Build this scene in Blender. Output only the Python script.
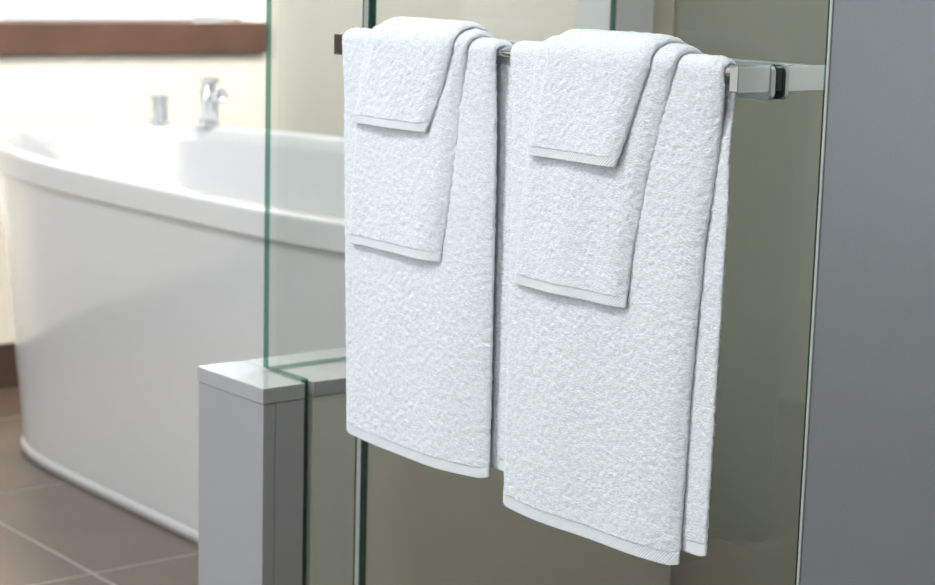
import bpy, bmesh, math
import numpy as np
from mathutils import Matrix, Vector

for o in list(bpy.data.objects):
    bpy.data.objects.remove(o, do_unlink=True)
scene = bpy.context.scene
COL = scene.collection

# ------------------------------------------------------------------ camera
H = 0.98                                    # eye height
F_PX, PITCH, ROLL, YAW = 1925.58, 0.17186, 0.026856, 0.67984
d0 = Vector((math.sin(YAW), math.cos(YAW), 0)); r0 = Vector((math.cos(YAW), -math.sin(YAW), 0)); u0 = Vector((0, 0, 1))
dv = d0 * math.cos(PITCH) - u0 * math.sin(PITCH)
u1 = u0 * math.cos(PITCH) + d0 * math.sin(PITCH)
rv = r0 * math.cos(ROLL) + u1 * math.sin(ROLL)
uv = -r0 * math.sin(ROLL) + u1 * math.cos(ROLL)
cam = bpy.data.cameras.new('camera')
cam.sensor_width = 36.0; cam.lens = F_PX * 36.0 / 935.0
cam.clip_start = 0.05; cam.clip_end = 200
cam.dof.use_dof = True; cam.dof.focus_distance = 1.72; cam.dof.aperture_fstop = 9.0
camo = bpy.data.objects.new('camera', cam); COL.objects.link(camo)
camo.matrix_world = Matrix(((rv.x, uv.x, -dv.x, 0), (rv.y, uv.y, -dv.y, 0), (rv.z, uv.z, -dv.z, H), (0, 0, 0, 1)))
scene.camera = camo

# ------------------------------------------------------------------ light
world = bpy.data.worlds.new('world'); scene.world = world; world.use_nodes = True
wn = world.node_tree.nodes; wl = world.node_tree.links
wn.clear()
bg = wn.new('ShaderNodeBackground'); bg.inputs[0].default_value = (0.83, 0.92, 1.0, 1); bg.inputs[1].default_value = 4.2
wo = wn.new('ShaderNodeOutputWorld'); wl.new(bg.outputs[0], wo.inputs[0])

sun = bpy.data.lights.new('sun', 'SUN'); sun.energy = 2.3; sun.angle = math.radians(1.2); sun.color = (1.0, 0.90, 0.76)
suno = bpy.data.objects.new('sun', sun); COL.objects.link(suno)
suno.rotation_euler = Vector((1.0, 0.52, -0.44)).to_track_quat('-Z', 'Y').to_euler()
suno.location = (-3, 0, 3)

def portal(loc, rot, sx, sy):
    l = bpy.data.lights.new('window_portal', 'AREA'); l.shape = 'RECTANGLE'; l.size = sx; l.size_y = sy
    l.cycles.is_portal = True
    o = bpy.data.objects.new('window_portal', l); COL.objects.link(o); o.location = loc; o.rotation_euler = rot
LW = dict(y0=2.11, y1=2.80, z0=0.35, z1=2.45)          # daylight opening of the left wall
BW = dict(x0=1.70, x1=2.54, z0=0.815, z1=2.1)          # window of the back wall
portal((-0.93, (LW['y0']+LW['y1'])/2, (LW['z0']+LW['z1'])/2), (0, -math.pi/2, 0), LW['z1']-LW['z0'], LW['y1']-LW['y0'])
portal(((BW['x0']+BW['x1'])/2, 4.13, (BW['z0']+BW['z1'])/2), (-math.pi/2, 0, 0), BW['x1']-BW['x0'], BW['z1']-BW['z0'])

vs = scene.view_settings
scene.display_settings.display_device = 'sRGB'
vs.view_transform = 'Standard'; vs.look = 'None'; vs.gamma = 1.0; vs.use_curve_mapping = False; vs.exposure = 0.66

# ------------------------------------------------------------------ materials
def mat(name, col, rough=0.5, metal=0.0, spec=0.5, noise=None, bump=None, coat=0.0, sheen=0.0):
    m = bpy.data.materials.new(name); m.use_nodes = True
    nt = m.node_tree; b = nt.nodes['Principled BSDF']
    b.inputs['Base Color'].default_value = (*col, 1); b.inputs['Roughness'].default_value = rough
    b.inputs['Metallic'].default_value = metal; b.inputs['Specular IOR Level'].default_value = spec
    b.inputs['Coat Weight'].default_value = coat
    b.inputs['Sheen Weight'].default_value = sheen
    tc = nt.nodes.new('ShaderNodeTexCoord')
    if noise:                              # (scale, amount, detail)
        n = nt.nodes.new('ShaderNodeTexNoise'); n.inputs['Scale'].default_value = noise[0]; n.inputs['Detail'].default_value = noise[2]
        nt.links.new(tc.outputs['Object'], n.inputs['Vector'])
        r = nt.nodes.new('ShaderNodeValToRGB')
        a = noise[1]
        r.color_ramp.elements[0].position = 0.3; r.color_ramp.elements[1].position = 0.7
        r.color_ramp.elements[0].color = (*[c*(1-a) for c in col], 1); r.color_ramp.elements[1].color = (*[min(1, c*(1+a)) for c in col], 1)
        nt.links.new(n.outputs['Fac'], r.inputs['Fac']); nt.links.new(r.outputs['Color'], b.inputs['Base Color'])
    if bump:                               # (scale, strength, distance)
        n = nt.nodes.new('ShaderNodeTexNoise'); n.inputs['Scale'].default_value = bump[0]; n.inputs['Detail'].default_value = 3
        nt.links.new(tc.outputs['Object'], n.inputs['Vector'])
        bp = nt.nodes.new('ShaderNodeBump'); bp.inputs['Strength'].default_value = bump[1]; bp.inputs['Distance'].default_value = bump[2]
        nt.links.new(n.outputs['Fac'], bp.inputs['Height']); nt.links.new(bp.outputs['Normal'], b.inputs['Normal'])
    return m

def glass_mat(name, tint, refl=1.0, ior=1.5):
    m = bpy.data.materials.new(name); m.use_nodes = True; nt = m.node_tree; nt.nodes.clear()
    t = nt.nodes.new('ShaderNodeBsdfTransparent'); t.inputs[0].default_value = (*tint, 1)
    g = nt.nodes.new('ShaderNodeBsdfGlossy'); g.inputs['Roughness'].default_value = 0.0
    fr = nt.nodes.new('ShaderNodeFresnel')
    ge = nt.nodes.new('ShaderNodeNewGeometry'); mr = nt.nodes.new('ShaderNodeMapRange')      # same reflectance on both sides of the sheet
    mr.inputs['To Min'].default_value = ior; mr.inputs['To Max'].default_value = 1.0/ior
    nt.links.new(ge.outputs['Backfacing'], mr.inputs['Value']); nt.links.new(mr.outputs[0], fr.inputs[0])
    mu = nt.nodes.new('ShaderNodeMath'); mu.operation = 'MULTIPLY'; mu.inputs[1].default_value = refl
    mx = nt.nodes.new('ShaderNodeMixShader'); o = nt.nodes.new('ShaderNodeOutputMaterial')
    nt.links.new(fr.outputs[0], mu.inputs[0]); nt.links.new(mu.outputs[0], mx.inputs[0])
    nt.links.new(t.outputs[0], mx.inputs[1]); nt.links.new(g.outputs[0], mx.inputs[2]); nt.links.new(mx.outputs[0], o.inputs[0])
    return m

def edge_mat(name):
    m = bpy.data.materials.new(name); m.use_nodes = True; nt = m.node_tree; nt.nodes.clear()
    t = nt.nodes.new('ShaderNodeBsdfTransparent'); t.inputs[0].default_value = (0.30, 0.53, 0.46, 1)
    p = nt.nodes.new('ShaderNodeBsdfPrincipled'); p.inputs['Base Color'].default_value = (0.025, 0.10, 0.075, 1); p.inputs['Roughness'].default_value = 0.15
    mx = nt.nodes.new('ShaderNodeMixShader'); mx.inputs[0].default_value = 0.42; o = nt.nodes.new('ShaderNodeOutputMaterial')
    nt.links.new(t.outputs[0], mx.inputs[1]); nt.links.new(p.outputs[0], mx.inputs[2]); nt.links.new(mx.outputs[0], o.inputs[0])
    return m

M = {}
M['cream'] = mat('cream_paint', (0.85, 0.815, 0.735), 0.7, noise=(3, 0.02, 2))
M['white'] = mat('white_paint', (0.80, 0.80, 0.79), 0.6, noise=(4, 0.02, 2))
M['offwhite'] = mat('pale_grey_paint', (0.66, 0.68, 0.69), 0.5, noise=(4, 0.02, 2))
M['olive'] = mat('olive_shower_panel', (0.225, 0.228, 0.180), 0.22, noise=(2, 0.03, 2))
M['inner'] = mat('lit_inner_laminate', (0.65, 0.665, 0.58), 0.25, noise=(3, 0.02, 2))  # inner half-wall face: brighter light and olive bounce put into the colour
M['olive_trim'] = mat('olive_trim_strip', (0.33, 0.31, 0.23), 0.35, noise=(6, 0.03, 2))
M['greywall'] = mat('grey_wall_panel', (0.17, 0.185, 0.20), 0.32, noise=(900, 0.05, 2), bump=(700, 0.05, 0.0005))
M['edge_trim'] = mat('pale_edge_trim', (0.45, 0.48, 0.47), 0.35, noise=(20, 0.03, 1))
M['laminate'] = mat('pale_grey_laminate', (0.37, 0.385, 0.40), 0.22, noise=(5, 0.015, 2))
M['captop'] = mat('pale_cap_laminate', (0.415, 0.43, 0.44), 0.18, noise=(5, 0.015, 2))
M['grout'] = mat('grout', (0.44, 0.40, 0.36), 0.8, noise=(40, 0.06, 2))
M['tile'] = mat('taupe_tile', (0.165, 0.125, 0.098), 0.26, noise=(7, 0.06, 4), bump=(60, 0.03, 0.002))
M['acrylic'] = mat('white_acrylic', (0.67, 0.68, 0.69), 0.16, noise=(2, 0.01, 2), coat=0.4)
M['chrome'] = mat('chrome', (0.80, 0.83, 0.85), 0.07, metal=1.0, noise=(30, 0.02, 2))
M['satin'] = mat('satin_chrome', (0.70, 0.76, 0.77), 0.28, metal=1.0, noise=(30, 0.02, 2))
M['polish'] = mat('polished_bracket_metal', (0.88, 0.93, 0.94), 0.07, metal=1.0, noise=(30, 0.02, 2))
M['gasket'] = mat('dark_gasket', (0.012, 0.03, 0.028), 0.3, noise=(50, 0.1, 2))
M['wood'] = mat('brown_wood', (0.125, 0.068, 0.046), 0.45, noise=(9, 0.18, 4))
M['baseboard'] = mat('dark_brown_baseboard', (0.075, 0.05, 0.038), 0.4, noise=(9, 0.15, 4))
M['blind'] = mat('white_blind', (0.86, 0.90, 0.95), 0.6, noise=(8, 0.02, 2))
M['glass'] = glass_mat('clear_glass', (0.982, 0.992, 0.986))
M['pane'] = glass_mat('window_glass', (0.97, 0.98, 0.98), 0.6)
M['edge'] = edge_mat('green_glass_edge')
M['seal'] = mat('clear_seal', (0.34, 0.36, 0.34), 0.3, noise=(30, 0.03, 1))
M['terry'] = mat('white_terry', (0.80, 0.862, 0.905), 0.95, spec=0.1, noise=(620, 0.10, 2), bump=(620, 0.8, 0.0014), sheen=0.15)
nt = M['terry'].node_tree                        # pile lies in short slanting rows: stretch the grain along the width
mp = nt.nodes.new('ShaderNodeMapping'); mp.inputs['Scale'].default_value = (1.0, 0.5, 1.0); mp.inputs['Rotation'].default_value = (0.35, 0, 0)
tcn = [n for n in nt.nodes if n.type == 'TEX_COORD'][0]; nt.links.new(tcn.outputs['Object'], mp.inputs['Vector'])
for n in nt.nodes:
    if n.type == 'TEX_NOISE': nt.links.new(mp.outputs['Vector'], n.inputs['Vector'])
M['hem'] = mat('white_woven_hem', (0.82, 0.868, 0.905), 0.85, spec=0.15, noise=(300, 0.02, 2), bump=(900, 0.15, 0.0006))

# ------------------------------------------------------------------ helpers
def link(name, me, material, parent=None, smooth=False):
    o = bpy.data.objects.new(name, me); COL.objects.link(o)
    for m in (material if isinstance(material, (list, tuple)) else [material]): me.materials.append(m)
    if smooth:
        for p in me.polygons: p.use_smooth = True
    if parent is not None: o.parent = parent
    return o

def tag(o, label=None, cat=None, group=None, kind=None):
    if label: o['label'] = label
    if cat: o['category'] = cat
    if group: o['group'] = group
    if kind: o['kind'] = kind
    return o

def empty(name, loc, label, cat, group=None):
    o = bpy.data.objects.new(name, None); COL.objects.link(o); o.location = loc; o.empty_display_size = 0.05
    tag(o, label, cat, group); o['_o'] = 1; del o['_o']
    return o

def add_box(bm, x0, x1, y0, y1, z0, z1, bevel=0.0, seg=2):
    r = bmesh.ops.create_cube(bm, size=1.0)
    vs_ = r['verts']
    for v in vs_:
        v.co = Vector((x0 + (v.co.x+.5)*(x1-x0), y0 + (v.co.y+.5)*(y1-y0), z0 + (v.co.z+.5)*(z1-z0)))
    if bevel > 0:
        es = list({e for v in vs_ for e in v.link_edges})
        bmesh.ops.bevel(bm, geom=es, offset=bevel, segments=seg, profile=0.5, affect='EDGES')

def bm_obj(name, bm, material, parent=None, origin=(0, 0, 0), smooth=False):
    """link the bmesh (world coordinates) as one object; geometry is made local to its parent"""
    off = Vector(origin)
    if parent is not None: off = Vector(parent.location)
    bmesh.ops.recalc_face_normals(bm, faces=bm.faces[:])
    bm.transform(Matrix.Translation(-off))
    me = bpy.data.meshes.new(name); bm.to_mesh(me); bm.free()
    o = link(name, me, material, parent, smooth)
    if parent is None: o.location = off
    return o

def box(name, b, material, parent=None, bevel=0.0, seg=2):
    bm = bmesh.new(); add_box(bm, *b, bevel=bevel, seg=seg)
    o = bm_obj(name, bm, material, parent)
    return o

def add_lathe(bm, cx, cy, prof, n=28, mtx=None):
    rings = []
    for (r, z) in prof:
        ring = [bm.verts.new((r*math.cos(2*math.pi*k/n), r*math.sin(2*math.pi*k/n), z)) for k in range(n)]
        rings.append(ring)
    for a, b in zip(rings, rings[1:]):
        for k in range(n): bm.faces.new((a[k], a[(k+1) % n], b[(k+1) % n], b[k]))
    bm.faces.new(rings[0][::-1]); bm.faces.new(rings[-1])
    T = Matrix.Translation((cx, cy, 0)) @ (mtx or Matrix.Identity(4))
    for ring in rings:
        for v in ring: v.co = T @ v.co

def struct(o): o['kind'] = 'structure'; return o

# ------------------------------------------------------------------ the room
CEIL = 2.6
WX = -0.80          # left wall inner face
BY = 3.95           # back wall inner face
RX = 3.55           # far right wall inner face
FY = -1.6           # wall behind the photographer
floor = struct(box('floor', (WX-0.1, RX+0.1, FY-0.1, BY+0.1, -0.08, -0.0009), M['grout']))
# tiles, 0.508 m module
tm = None
T = 0.508; gap = 0.006
gx0, gy0 = 1.395, 2.655
i0 = math.floor((WX - gx0)/T); i1 = math.ceil((RX - gx0)/T); j0 = math.floor((FY - gy0)/T); j1 = math.ceil((BY - gy0)/T)
def tile_mesh(w, l):
    bm = bmesh.new(); add_box(bm, 0, w, 0, l, -0.012, 0.0, bevel=0.0006, seg=1)
    me = bpy.data.meshes.new('tile'); bm.to_mesh(me); bm.free(); me.materials.append(M['tile']); return me
cache = {}
for i in range(i0, i1):
    for j in range(j0, j1):
        xa = max(gx0+i*T+gap/2, WX); xb = min(gx0+(i+1)*T-gap/2, RX); ya = max(gy0+j*T+gap/2, FY); yb = min(gy0+(j+1)*T-gap/2, BY)
        if xb-xa < 0.01 or yb-ya < 0.01: continue
        k = (round(xb-xa, 4), round(yb-ya, 4))
        if k not in cache: cache[k] = tile_mesh(*k)
        o = bpy.data.objects.new('tile', cache[k]); COL.objects.link(o); o.location = (xa, ya, 0); o.parent = floor

struct(box('ceiling', (WX-0.1, RX+0.1, FY-0.1, BY+0.2, CEIL, CEIL+0.1), M['white']))
# left wall with its daylight opening
bm = bmesh.new()
add_box(bm, WX-0.1, WX, FY-0.1, LW['y0'], 0, CEIL); add_box(bm, WX-0.1, WX, LW['y1'], BY+0.2, 0, CEIL)
add_box(bm, WX-0.1, WX, LW['y0'], LW['y1'], 0, LW['z0']); add_box(bm, WX-0.1, WX, LW['y0'], LW['y1'], LW['z1'], CEIL)
struct(bm_obj('wall_left', bm, M['white']))
# back wall with the window
bm = bmesh.new()
add_box(bm, WX-0.1, BW['x0'], BY, BY+0.2, 0, CEIL); add_box(bm, BW['x1'], RX+0.1, BY, BY+0.2, 0, CEIL)
add_box(bm, BW['x0'], BW['x1'], BY, BY+0.2, 0, BW['z0']-0.075); add_box(bm, BW['x0'], BW['x1'], BY, BY+0.2, BW['z1'], CEIL)
struct(bm_obj('wall_back', bm, M['cream']))
struct(box('wall_right', (RX, RX+0.1, FY-0.1, BY, 0, CEIL), M['offwhite']))
struct(box('wall_front', (WX, RX, FY-0.1, FY, 0, CEIL), M['white']))
struct(box('baseboard_back', (0.282, RX, BY-0.014, BY, 0.0, 0.10), M['baseboard'], bevel=0.002))

# unseen dark door added so the bar bracket reflects something dark
d1 = bpy.data.objects.new('added_dark_door', None); COL.objects.link(d1); d1.location = (-0.17, BY, 0); struct(d1)
tag(d1, 'unseen dark brown door added for dark reflections', 'door')
box('leaf', (-0.55, 0.21, BY-0.034, BY-0.001, 0.004, 2.02), M['baseboard'], d1, 0.003)
for xa, xb in ((-0.62, -0.553), (0.213, 0.28)): box('jamb', (xa, xb, BY-0.040, BY-0.001, 0.001, 2.09), M['baseboard'], d1, 0.003)
box('head', (-0.553, 0.213, BY-0.040, BY-0.001, 2.023, 2.09), M['baseboard'], d1, 0.003)
bm = bmesh.new(); add_lathe(bm, 0, 0, [(0.024, 0), (0.024, 0.006), (0.010, 0.010), (0.010, 0.045), (0.024, 0.052), (0.026, 0.066), (0.018, 0.074)])
bm.transform(Matrix.Translation((0.14, BY-0.034, 1.0)) @ Matrix.Rotation(math.pi/2, 4, 'X')); bm_obj('knob', bm, M['chrome'], d1, smooth=True)

# window of the back wall
w1 = bpy.data.objects.new('window_1', None); COL.objects.link(w1); w1.location = ((BW['x0']+BW['x1'])/2, BY, BW['z0']); struct(w1)
tag(w1, 'window with a brown wooden sill above the bathtub', 'window')
box('sill', (BW['x0']-0.15, BW['x1'], BY-0.02, BY+0.2, BW['z0']-0.072, BW['z0']), M['wood'], w1, 0.003)
fy0, fy1 = BY+0.10, BY+0.15
box('frame_rail', (BW['x0'], BW['x1'], fy0, fy1, BW['z1']-0.05, BW['z1']), M['offwhite'], w1, 0.003)
box('frame_rail', (BW['x0'], BW['x1'], fy0, fy1, BW['z0'], BW['z0']+0.012), M['offwhite'], w1, 0.003)
box('frame_stile', (BW['x0'], BW['x0']+0.045, fy0, fy1, BW['z0']+0.012, BW['z1']-0.05), M['offwhite'], w1, 0.003)
box('frame_stile', (BW['x1']-0.028, BW['x1'], fy0, fy1, BW['z0']+0.012, BW['z1']-0.05), M['offwhite'], w1, 0.003)
box('pane', (BW['x0']+0.045, BW['x1']-0.028, BY+0.122, BY+0.128, BW['z0']+0.012, BW['z1']-0.05), M['pane'], w1)
# blind
bx0, bx1 = 1.885, 2.378
bl = empty('window_blind', ((bx0+bx1)/2, BY+0.06, BW['z0']), 'white slatted blind lowered in the window above the bathtub', 'blind')
box('bottom_rail', (bx0, bx1, BY+0.045, BY+0.065, BW['z0']+0.002, BW['z0']+0.016), M['blind'], bl, 0.003)
sm = None
z = BW['z0']+0.016
while z < BW['z1']-0.06:
    if sm is None:
        bm = bmesh.new(); add_box(bm, -(bx1-bx0)/2, (bx1-bx0)/2, -0.0015, 0.0015, 0.0, 0.027, bevel=0.0008, seg=1)
        bm.transform(Matrix.Rotation(math.radians(14), 4, 'X'))
        sm = bpy.data.meshes.new('slat'); bm.to_mesh(sm); bm.free(); sm.materials.append(M['blind'])
    o = bpy.data.objects.new('slat', sm); COL.objects.link(o); o.parent = bl; o.location = (0, -0.003, z-BW['z0']); z += 0.0245
box('head_rail', (bx0, bx1, BY+0.035, BY+0.075, BW['z1']-0.05, BW['z1']-0.012), M['blind'], bl, 0.003)
# daylight opening in the left wall
w2 = bpy.data.objects.new('window_2', None); COL.objects.link(w2); w2.location = (WX, (LW['y0']+LW['y1'])/2, LW['z0']); struct(w2)
xa, xb = WX-0.085, WX-0.045
box('frame_rail', (xa, xb, LW['y0'], LW['y1'], LW['z0'], LW['z0']+0.04), M['wood'], w2, 0.003)
box('frame_rail', (xa, xb, LW['y0'], LW['y1'], LW['z1']-0.04, LW['z1']), M['wood'], w2, 0.003)
box('frame_stile', (xa, xb, LW['y0'], LW['y0']+0.04, LW['z0']+0.04, LW['z1']-0.04), M['wood'], w2, 0.003)
box('frame_stile', (xa, xb, LW['y1']-0.04, LW['y1'], LW['z0']+0.04, LW['z1']-0.04), M['wood'], w2, 0.003)
box('pane', (WX-0.068, WX-0.062, LW['y0']+0.04, LW['y1']-0.04, LW['z0']+0.04, LW['z1']-0.04), M['pane'], w2)

# unseen ceiling lamps added as fill light
def fill_lamp(x, y, rad, watts, label):
    t = empty('fill_lamp', (x, y, CEIL), label, 'lamp', 'added fill lamps')
    bm = bmesh.new(); add_lathe(bm, x, y, [(rad+0.03, CEIL-0.001), (rad+0.03, CEIL-0.03), (rad+0.02, CEIL-0.035), (rad, CEIL-0.035), (rad, CEIL-0.012)], n=40); bm_obj('housing', bm, M['satin'], t)
    l = bpy.data.lights.new('fill_lamp_light', 'AREA'); l.shape = 'DISK'; l.size = rad*2; l.energy = watts; l.color = (1.0, 0.985, 0.965)
    o = bpy.data.objects.new('fill_lamp_light', l); COL.objects.link(o); o.location = (x, y, CEIL-0.04)
fill_lamp(-0.52, 2.05, 0.22, 18.5, 'added round fill lamp facing the towels')
fill_lamp(-0.52, 0.45, 0.22, 10, 'added round fill lamp nearest the grey partition')
fill_lamp(1.56, 1.42, 0.10, 5.5, 'small added fill lamp inside the shower')
fill_lamp(2.45, 2.6, 0.22, 31, 'added round fill lamp above the bathtub')

# ------------------------------------------------------------------ shower enclosure
GX0, GX1 = 1.245, 1.255                 # glass front panel, outer and inner face
PY0, PY1 = 1.839, 1.984                 # half wall thickness
PT = H - 0.497                          # top of the half wall
OX = 1.87                               # olive back wall
struct(box('wall_shower', (OX, OX+0.08, -0.2, PY1, 0, CEIL), M['olive']))
struct(box('shower_bounce_wall', (1.262, OX, 0.93, 1.0, 0, CEIL), M['white']))  # unseen white wall added to reflect light into bracket and half wall
struct(box('trim_1', (OX-0.006, OX, PY0+0.040, 1.918, PT+0.001, CEIL), M['olive_trim'], bevel=0.001))
struct(box('wall_stub', (1.7955, OX, 1.918, PY1, PT, CEIL), M['offwhite']))
struct(box('wall_partition', (1.238, 1.262, FY, 1.062, 0, CEIL), M['greywall']))
struct(box('trim_2', (1.2365, 1.262, 1.062, 1.0650, 0, CEIL), M['edge_trim'], bevel=0.0006))

hw = empty('half_wall', (1.52, (PY0+PY1)/2, 0), 'low pale grey laminate half wall carrying the glass beside the bathtub', 'half wall')
box('cap', (1.1855, 1.2442, PY0-0.001, PY1+0.001, PT-0.019, PT), M['captop'], hw, 0.0010)
box('cap', (1.2558, OX-0.001, PY0-0.001, PY1+0.001, PT-0.019, PT), M['captop'], hw, 0.0010)
box('end_panel', (1.187, 1.2035, PY0, PY1, 0.001, PT-0.0195), M['laminate'], hw, 0.0006)
box('body', (1.2042, 1.2442, PY0, PY1, 0.001, PT-0.0195), M['laminate'], hw, 0.0005)
box('inner_body', (1.2563, OX-0.001, PY0+0.0005, PY1, 0.001, PT-0.0195), M['inner'], hw, 0.0005)
box('core', (1.2443, 1.2557, PY0+0.010, PY1, 0.001, PT-0.0006), M['laminate'], hw)

def glass_panel(name, b, faces_axis, label):
    """a sheet of glass: large faces clear, cut edges green"""
    bm = bmesh.new(); add_box(bm, *b)
    c = Vector(((b[0]+b[1])/2, (b[2]+b[3])/2, b[4]))
    for f in bm.faces:
        f.material_index = 0 if abs(f.normal[faces_axis]) > 0.9 else 1
    o = bm_obj(name, bm, [M['glass'], M['edge']], None, origin=c)
    return tag(o, label, 'glass panel')
TOPZ = 2.05
# fixed front panel, notched over the half wall: upper piece and lower piece in one mesh
bm = bmesh.new()
add_box(bm, GX0, GX1, 1.7365, 1.9180, PT+0.002, TOPZ)
bmesh.ops.recalc_face_normals(bm, faces=bm.faces[:])
r = bmesh.ops.bisect_plane(bm, geom=bm.verts[:]+bm.edges[:]+bm.faces[:], plane_co=(0, PY0+0.0085, 0), plane_no=(0, 1, 0))
low = [f for f in bm.faces if f.normal.z < -0.9 and f.calc_center_median().y < PY0+0.0085]
ex = bmesh.ops.extrude_face_region(bm, geom=low)
for v in [g for g in ex['geom'] if isinstance(g, bmesh.types.BMVert)]: v.co.z = 0.004
bmesh.ops.delete(bm, geom=low, context='FACES')
bm.normal_update()
for f in bm.faces: f.material_index = 0 if abs(f.normal.x) > 0.9 or (f.normal.y > 0.9 and f.calc_center_median().y > 1.91) else 1
fp = bm_obj('shower_glass', bm, [M['glass'], M['edge']], None, origin=(1.25, 1.8, 0))
tag(fp, 'narrow fixed clear glass panel standing in a slot of the half wall', 'glass panel')
glass_panel('shower_glass', (1.245, 1.795, 1.9184, 1.9300, PT+0.002, TOPZ), 1, 'clear glass panel standing along the top of the half wall before the bathtub')

door = empty('shower_door', (1.25, 1.4, 0.01), 'clear glass shower door behind the hanging towels', 'shower door')
bm = bmesh.new(); add_box(bm, GX0, GX1, 1.074, 1.7255, 0.012, TOPZ)
for f in bm.faces: f.material_index = 0 if abs(f.normal.x) > 0.9 else 1
bm_obj('pane', bm, [M['glass'], M['edge']], door)
box('seal', (GX0+0.001, GX1+0.002, 1.7260, 1.7350, 0.012, TOPZ), M['seal'], door, 0.001)
box('seal', (GX0+0.002, GX1-0.002, 1.0685, 1.0735, 0.012, TOPZ), M['gasket'], door, 0.0005)

# ------------------------------------------------------------------ towel rail, one bar each side of the glass
BXC, BZ, BR = 1.2045, H-0.0890, 0.0055
BXI = 2*1.25 - BXC + 0.004
ra = empty('towel_bar', (1.25, 1.43, BZ), 'chrome double towel bar clamped through the glass shower door', 'towel bar')
def tube_y(name, x, z, r, y0, y1, material, parent, n=24):
    bm = bmesh.new()
    add_lathe(bm, 0, 0, [(r*0.8, 0), (r, r*0.2), (r, (y1-y0)-r*0.2), (r*0.8, y1-y0)], n=n)
    bm.transform(Matrix.Translation((x, y0, z)) @ Matrix.Rotation(-math.pi/2, 4, 'X'))
    return bm_obj(name, bm, material, parent, smooth=True)
YR, YL = 1.1335, 1.7215                 # bar ends
bz1, bz0 = H-0.0838, H-0.1063           # block top and bottom
tube_y('bar', BXC, BZ, BR, YR+0.003, 1.7040, M['chrome'], ra)
box('rear_bar', (BXI-0.0065, BXI+0.0065, YR-0.002, YL, bz1-0.0155, bz1-0.0003), M['satin'], ra, 0.0015)
for yc, name, ya_ in ((1.1323, 'bracket', 0.0048), (1.7177, 'bracket', 0.0142)):
    bm = bmesh.new(); add_box(bm, 1.1975, 1.2385, yc-ya_, yc+0.0048, bz0, bz1, bevel=0.0012, seg=2)
    br = bm_obj(name, bm, M['polish'], ra)
    bm = bmesh.new(); add_box(bm, 1.2605, BXI+0.0135, yc-0.0048, yc+0.0048, bz0, bz1, bevel=0.0012, seg=2)
    bm_obj('rear_bracket', bm, M['polish'], ra)
    # clamp plates on each face of the glass, rounded lower corners
    for xa, xb, nm, m in ((1.2385, 1.2435, 'clamp_plate', M['satin']), (1.2565, 1.2605, 'clamp_plate', M['satin']),
                          (1.2437, 1.2449, 'gasket', M['gasket']), (1.2551, 1.2565, 'gasket', M['gasket'])):
        g = 0.0 if nm == 'clamp_plate' else 0.0008
        y0_, y1_, z0_, z1_ = yc-0.0060+g, yc+0.045-g, bz0-0.0075+g, bz1+0.001-g
        if yc > 1.5: y0_, y1_ = yc-0.045+g, yc+0.0045-g
        bm = bmesh.new(); rr = 0.007; pts = []
        for cxy, a0 in (((y1_-rr, z1_-rr), 0), ((y0_+rr, z1_-rr), 90), ((y0_+rr, z0_+rr), 180), ((y1_-rr, z0_+rr), 270)):
            for k in range(7):
                a = math.radians(a0+15*k); pts.append((cxy[0]+rr*math.cos(a), cxy[1]+rr*math.sin(a)))
        va = [bm.verts.new((xa, p[0], p[1])) for p in pts]; vb = [bm.verts.new((xb, p[0], p[1])) for p in pts]
        bm.faces.new(va[::-1]); bm.faces.new(vb)
        for k in range(len(pts)): bm.faces.new((va[k], va[(k+1) % len(pts)], vb[(k+1) % len(pts)], vb[k]))
        bm_obj(nm, bm, m, ra)
    # spacer sleeve seen through the glass hole
box('clamp_core', (1.2460, 1.2551, YR-0.0050, YR+0.004, bz0+0.001, bz1-0.001), M['gasket'], ra, 0.001)
box('clamp_core', (1.2449, 1.2551, YL-0.008, YL+0.001, bz0+0.001, bz1-0.001), M['gasket'], ra, 0.001)

# ------------------------------------------------------------------ towels
rng = np.random.default_rng(7)
def smooth_noise(ns, nu, it):
    a = rng.normal(size=(ns, nu))
    for _ in range(it):
        a = (a + np.roll(a, 1, 0) + np.roll(a, -1, 0) + np.roll(a, 1, 1) + np.roll(a, -1, 1)) / 5
    return a / (a.std() + 1e-9)

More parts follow.
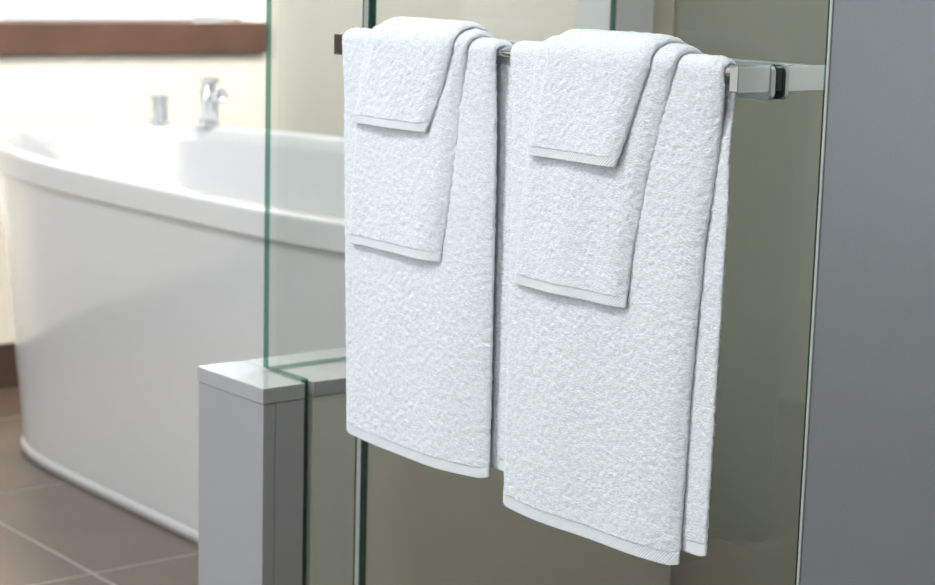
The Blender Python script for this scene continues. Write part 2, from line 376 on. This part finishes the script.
def towel(name, label, rmid, th, front, back, zback, hem, step, flare, curl, seed, lift=0.0, wob=0.0015, soft=0.017, corner=0.0, rear=0.0):
    """front/back: lists of (z below eye, y_right, y_left) from the bottom hem up to the bar.
    The sheet is swept as one closed rounded section along its path: front hem, up, over the bar, down behind."""
    global rng
    rng = np.random.default_rng(seed)
    zbot = front[0][0]; zc = -0.0890
    Lf = zc - zbot; La = math.pi*rmid; Lb = zc - zback; L = Lf+La+Lb
    root = empty(name, (BXC, (front[0][1]+front[0][2])/2, H+zc), label, 'towel')
    ff = np.array(sorted(front)); fb = np.array(sorted(back))
    def frame(s):
        """position on mid surface (x,z), outward normal (nx,nz), y right, y left"""
        s = np.asarray(s, float)
        x = np.empty_like(s); zz = np.empty_like(s); nx = np.empty_like(s); nz = np.empty_like(s)
        a = s <= Lf; b = (s > Lf) & (s < Lf+La); c = s >= Lf+La
        x[a] = BXC-rmid; zz[a] = zbot+s[a]; nx[a] = -1; nz[a] = 0
        t = (s[b]-Lf)/rmid
        x[b] = BXC-rmid*np.cos(t); zz[b] = zc+rmid*np.sin(t); nx[b] = -np.cos(t); nz[b] = np.sin(t)
        x[c] = BXC+rmid; zz[c] = zc-(s[c]-Lf-La); nx[c] = 1; nz[c] = 0
        k = np.clip((s-Lf)/La, 0, 1); k = k*k*(3-2*k)
        yr = (1-k)*np.interp(zz, ff[:, 0], ff[:, 1]) + k*np.interp(zz, fb[:, 0], fb[:, 1])
        yl = (1-k)*np.interp(zz, ff[:, 0], ff[:, 2]) + k*np.interp(zz, fb[:, 0], fb[:, 2])
        # soft flare of the free front end and curl of its right edge
        return x, zz, nx, nz, yr, yl
    def sweep(nm, s0, s1, thk, stp, material, rib=False, pile=0.0):
        ns = max(4, int((s1-s0)/stp)+1); s = np.linspace(s0, s1, ns)
        if not rib: s = np.concatenate([[s0, s0+0.0004], s[1:-1], [s1-0.0004, s1]]); ns = len(s)
        x, zz, nx, nz, yr, yl = frame(s)
        w = float(np.max(yl-yr)); nw = max(6, int(w/stp)+1); nr = 7
        # closed section: outer face (y from right to left), left round, inner face, right round ; e = -1..1 across, q = thickness
        tt = np.linspace(0, 1, nw)
        e = np.concatenate([tt, np.full(nr, 1.0), tt[::-1], np.full(nr, 0.0)])
        ang = np.linspace(0, math.pi, nr+2)[1:-1]
        q = np.concatenate([np.full(nw, 1.0), np.cos(ang), np.full(nw, -1.0), -np.cos(ang)])
        pr = np.concatenate([np.zeros(nw), np.sin(ang), np.zeros(nw), -np.sin(ang)])
        nu = len(e)
        E_, S_ = np.meshgrid(e, s); Q_ = np.meshgrid(q, s)[0]; P_ = np.meshgrid(pr, s)[0]
        hth = np.full(ns, thk/2)
        if not rib: hth[0] *= 0.55; hth[-1] *= 0.55
        Hh = hth[:, None]
        r_in = Hh
        Y = yr[:, None] + r_in + (yl-yr-2*Hh[:, 0])[:, None]*E_ + P_*Hh
        Dr = Y - yr[:, None]; Dl = yl[:, None] - Y
        tap = 0.9 if rib else 1.0
        g = tap*(0.5*np.clip(1-Dr/soft, 0, 1)**2 + 0.4*np.clip(1-Dl/(soft*0.6), 0, 1)**2)
        N = Q_*Hh*(1-g) - Hh*g
        # large soft undulation shared by both faces
        ph = seed*1.7
        Fz = np.clip((Lf - S_)/max(Lf, 1e-6), 0, 1)           # 0 at the bar, 1 at the front hem
        und = wob*Fz*(np.sin(E_*7+ph)+0.6*np.sin(E_*13+S_*9+ph*2))
        und = und + flare*Fz**2.2*(0.35+0.65*(1-E_)) 
        edge = np.clip((0.26-E_)/0.26, 0, 1)
        und = und - curl*edge**2*np.clip((Lf-S_)/0.05, 0, 1)
        edge2 = np.clip((E_-0.90)/0.10, 0, 1)
        und = und - 0.35*curl*edge2**2*np.clip((Lf-S_)/0.05, 0, 1)
        N = N + und
        kb_ = np.clip((S_-Lf-La)/0.07, 0, 1); N = N - rear*kb_*kb_*(3-2*kb_)      # the rear drop hangs in against the front one
        rnd = corner*(np.clip(1-S_/0.03, 0, 1)+np.clip(1-(L-S_)/0.03, 0, 1))*(np.clip(1-Dr/0.012, 0, 1)**2+np.clip(1-Dl/0.012, 0, 1)**2)
        sag = -rnd + lift*np.sin(E_*math.pi)*np.clip(1-S_/0.25, 0, 1)
        if pile > 0:
            n1 = smooth_noise(ns, nu, 1); n2 = smooth_noise(ns, nu, 5)
            N = N + Q_*pile*(0.9*n1+0.05*n2)*(np.abs(Q_) > 0.2)
            Y = Y + P_*pile*0.8*n1
        if rib:
            N = N + Q_*0.00050*np.sin((Y*1.0 + S_*0.9)*2*math.pi/0.0032)
        X = x[:, None] + nx[:, None]*N; Z = zz[:, None] + nz[:, None]*N - sag
        V = np.stack([X-BXC, Y-root.location.y, Z-zc], -1).reshape(-1, 3)
        idx = np.arange(ns*nu).reshape(ns, nu)
        a = idx[:-1, :]; b = idx[1:, :]
        F = np.stack([a, np.roll(a, -1, 1), np.roll(b, -1, 1), b], -1).reshape(-1, 4)
        # end caps as quad strips between outer and inner face
        caps = []
        for row, flip in ((idx[0], True), (idx[-1], False)):
            o_ = row[:nw]; i_ = row[nw+nr:2*nw+nr][::-1]
            qd = np.stack([o_[:-1], o_[1:], i_[1:], i_[:-1]], -1)
            caps.append(qd[:, ::-1] if flip else qd)
        me = bpy.data.meshes.new(nm)
        faces = np.concatenate([F]+caps)
        ngons = [list(idx[0][nw-1:nw+nr+1]), list(idx[0][2*nw+nr-1:])+[idx[0][0]], list(idx[-1][nw-1:nw+nr+1]), list(idx[-1][2*nw+nr-1:])+[idx[-1][0]]]
        me.from_pydata(V.tolist(), [], faces.tolist()+[[int(k) for k in g] for g in ngons])
        bm = bmesh.new(); bm.from_mesh(me); bmesh.ops.recalc_face_normals(bm, faces=bm.faces[:]); bm.to_mesh(me); bm.free()
        return link(nm, me, material, root, smooth=True)
    sweep('terry_body', hem, L-hem, th, step, M['terry'], pile=0.00036)
    sweep('hem', 0.0, hem+0.0006, th*0.80, 0.0007, M['hem'], rib=True)
    sweep('hem', L-hem-0.0006, L, th*0.80, 0.0012, M['hem'], rib=True)
    return root

kb = 1.1917/1.187; kh = 1.183/1.176; kw = 1.175/1.168
def sc(rows, k): return [(z*k if abs(z) > 0.2 else z, a*k, b*k) for z, a, b in rows]
Rb, Tb = BR+0.0038, 0.0070
Rh, Th = BR+0.0073+0.0039, 0.0074
Rw, Tw = BR+0.0073+0.0076+0.0037, 0.0070

towel('bath_towel', 'white terry bath towel nearest the bathtub, beneath a hand towel', Rb, Tb,
      sc([(-0.515, 1.4395, 1.681), (-0.33, 1.4405, 1.687), (-0.205, 1.4405, 1.691), (-0.13, 1.4425, 1.694), (-0.089, 1.441, 1.697)], kb),
      [(-0.508, 1.412, 1.672), (-0.2, 1.421, 1.684), (-0.089, 1.432, 1.696)], -0.507, 0.0105, 0.0017, 0.0, 0.004, 3, lift=0.0035, corner=0.003)
towel('bath_towel', 'large white terry bath towel nearest the grey wall, beneath a hand towel', Rb, Tb,
      sc([(-0.532, 1.1660, 1.410), (-0.376, 1.163, 1.410), (-0.242, 1.155, 1.4115), (-0.112, 1.1385, 1.415), (-0.089, 1.138, 1.418)], kb),
      [(-0.522, 1.1435, 1.396), (-0.38, 1.1410, 1.398), (-0.20, 1.1375, 1.405), (-0.089, 1.141, 1.418)], -0.520, 0.0115, 0.0017, 0.002, 0.005, 5, lift=0.002, corner=0.0025, rear=0.0072)
towel('hand_towel', 'white hand towel draped over the bath towel nearest the bathtub', Rh, Th,
      sc([(-0.302, 1.508, 1.664), (-0.237, 1.4965, 1.660), (-0.137, 1.4836, 1.652), (-0.089, 1.474, 1.640)], kh),
      [(-0.29, 1.47, 1.63), (-0.089, 1.468, 1.634)], -0.29, 0.0090, 0.0017, 0.004, 0.004, 11)
towel('hand_towel', 'white hand towel draped over the bath towel nearest the grey wall', Rh, Th,
      sc([(-0.306, 1.2355, 1.390), (-0.26, 1.232, 1.387), (-0.1875, 1.2174, 1.3795), (-0.099, 1.191, 1.3715), (-0.089, 1.187, 1.368)], kh),
      [(-0.29, 1.19, 1.365), (-0.089, 1.184, 1.366)], -0.29, 0.0090, 0.0017, 0.004, 0.004, 13)
towel('washcloth', 'small folded white washcloth atop the hand towel nearest the bathtub', Rw, Tw,
      sc([(-0.1735, 1.524, 1.6505), (-0.1285, 1.5035, 1.636), (-0.089, 1.488, 1.618)], kw),
      [(-0.165, 1.49, 1.61), (-0.089, 1.483, 1.611)], -0.165, 0.0080, 0.0017, 0.005, 0.003, 17, wob=0.001)
towel('washcloth', 'small folded white washcloth atop the hand towel nearest the grey wall', Rw, Tw,
      sc([(-0.1805, 1.2456, 1.366), (-0.127, 1.2271, 1.355), (-0.089, 1.211, 1.344)], kw),
      [(-0.165, 1.21, 1.338), (-0.089, 1.206, 1.340)], -0.165, 0.0080, 0.0017, 0.005, 0.003, 19, wob=0.001)

# ------------------------------------------------------------------ bathtub
TCX, TCY = 1.985, 2.93
RIM = 0.597
tub = empty('bathtub', (TCX, TCY, 0), 'white freestanding oval bathtub under the window', 'bathtub')
NT = 160
def outline(ax, bf, bn, nf, nn, cy=TCY):
    pts = []
    for k in range(NT):
        t = 2*math.pi*k/NT; c, s = math.cos(t), math.sin(t)
        n = nf if s >= 0 else nn; b = bf if s >= 0 else bn
        pts.append((TCX + ax*math.copysign(abs(c)**(2/n), c), cy + b*math.copysign(abs(s)**(2/n), s)))
    return pts
def loft(name, levels, material, cap0=False, cap1=False, sub=1):
    bm = bmesh.new(); rings = []
    for z, pts in levels: rings.append([bm.verts.new((p[0], p[1], z)) for p in pts])
    for a, b in zip(rings, rings[1:]):
        for k in range(NT): bm.faces.new((a[k], a[(k+1) % NT], b[(k+1) % NT], b[k]))
    if cap0: bm.faces.new(rings[0][::-1])
    if cap1: bm.faces.new(rings[-1])
    return bm_obj(name, bm, material, tub, smooth=True)
def O(ax, bf, bn, nf=2.5, nn=4.0): return outline(ax, bf, bn, nf, nn)
A, BF, BN = 0.420, 0.920, 0.915
def mix(f, k):   # outer wall between the base (0) and the lip (1)
    return O(0.372+(A-0.012-0.372)*f, 0.592+(BF-0.03-0.592)*f, 0.70+(BN-0.03-0.70)*f, 2.6+(5.0-2.6)*(1-f)**2, 4.2)
lv = [(0.022, mix(0.0, 0)), (0.030, mix(0.02, 0))]
for k in range(1, 15):
    f = k/14; lv.append((0.03+(RIM-0.044-0.03)*f, mix(0.94*f**1.15, 0)))
loft('apron', lv, M['acrylic'])
loft('plinth', [(0.001, O(0.376, 0.600, 0.705, 5.0, 4.2)), (0.018, O(0.376, 0.600, 0.705, 5.0, 4.2)), (0.021, O(0.373, 0.596, 0.70, 5.0, 4.2)), (0.0215, O(0.36, 0.582, 0.69, 5.0, 4.2))], M['acrylic'], cap0=True, cap1=True)
rim = [(RIM-0.0445, O(A-0.016, BF-0.034, BN-0.034)), (RIM-0.0445, O(A-0.004, BF-0.004, BN-0.004)), (RIM-0.0442, O(A-0.001, BF-0.001, BN-0.001)), (RIM-0.043, O(A, BF, BN)), (RIM-0.040, O(A, BF, BN)), (RIM-0.009, O(A, BF, BN)), (RIM-0.005, O(A, BF, BN)),
       (RIM-0.0016, O(A-0.0014, BF-0.0014, BN-0.0014)), (RIM, O(A-0.005, BF-0.005, BN-0.005)), (RIM, O(A-0.009, BF-0.009, BN-0.009)),
       (RIM, O(A-0.037, BF-0.042, BN-0.042)), (RIM-0.0008, O(A-0.041, BF-0.046, BN-0.046)), (RIM-0.004, O(A-0.044, BF-0.050, BN-0.050)), (RIM-0.009, O(A-0.046, BF-0.053, BN-0.053)), (RIM-0.03, O(A-0.049, BF-0.058, BN-0.058))]
loft('rim', rim, M['acrylic'])
bas = [(RIM-0.03, O(A-0.049, BF-0.058, BN-0.058))]
for k in range(1, 13):
    f = k/12; bas.append((RIM-0.03-0.40*math.sin(f*math.pi/2)**1.0, O(A-0.049-0.13*(1-math.cos(f*math.pi/2))**1.2, BF-0.058-0.30*f**1.7, BN-0.058-0.24*f**1.7, 2.5, 4.0-0.6*f)))
bas.append((RIM-0.432, O(0.15, 0.40, 0.45, 2.5, 3.0)))
loft('basin', bas, M['acrylic'], cap1=True)
# taps on the far rim
t1 = empty('tub_tap', (2.155, 3.777, RIM), 'short round chrome tap control on the far rim of the bathtub', 'tap')
bm = bmesh.new(); add_lathe(bm, t1.location.x, t1.location.y, [(0.025, RIM+0.0005), (0.025, RIM+0.006), (0.022, RIM+0.008)]); bm_obj('collar', bm, M['chrome'], t1, smooth=False)
bm = bmesh.new(); add_lathe(bm, t1.location.x, t1.location.y, [(0.0205, RIM+0.008), (0.0205, RIM+0.052), (0.0225, RIM+0.054), (0.0225, RIM+0.064), (0.020, RIM+0.066)]); bm_obj('knob', bm, M['chrome'], t1, smooth=False)
t2 = empty('tub_tap', (2.232, 3.690, RIM), 'tall chrome bath mixer with a round knob on the far rim of the bathtub', 'tap')
x, y = t2.location.x, t2.location.y
bm = bmesh.new(); add_lathe(bm, x, y, [(0.025, RIM+0.0005), (0.025, RIM+0.007), (0.022, RIM+0.010)]); bm_obj('collar', bm, M['chrome'], t2)
bm = bmesh.new(); add_lathe(bm, x, y, [(0.0215, RIM+0.010), (0.0205, RIM+0.045), (0.0225, RIM+0.058), (0.0215, RIM+0.078), (0.016, RIM+0.088), (0.016, RIM+0.094)]); bm_obj('body', bm, M['chrome'], t2, smooth=True)
bm = bmesh.new(); add_lathe(bm, x, y, [(0.015, RIM+0.094), (0.024, RIM+0.098), (0.025, RIM+0.104), (0.022, RIM+0.107)]); bm_obj('cap', bm, M['chrome'], t2)
bm = bmesh.new()
mt = Matrix.Translation((0, 0, RIM+0.066)) @ Matrix.Rotation(math.radians(-85), 4, 'Z') @ Matrix.Rotation(math.radians(84), 4, 'Y')
add_lathe(bm, x, y, [(0.009, 0.010), (0.009, 0.022), (0.0155, 0.025), (0.017, 0.046), (0.011, 0.049), (0.0105, 0.040)], mtx=mt); bm_obj('spout', bm, M['chrome'], t2, smooth=True)
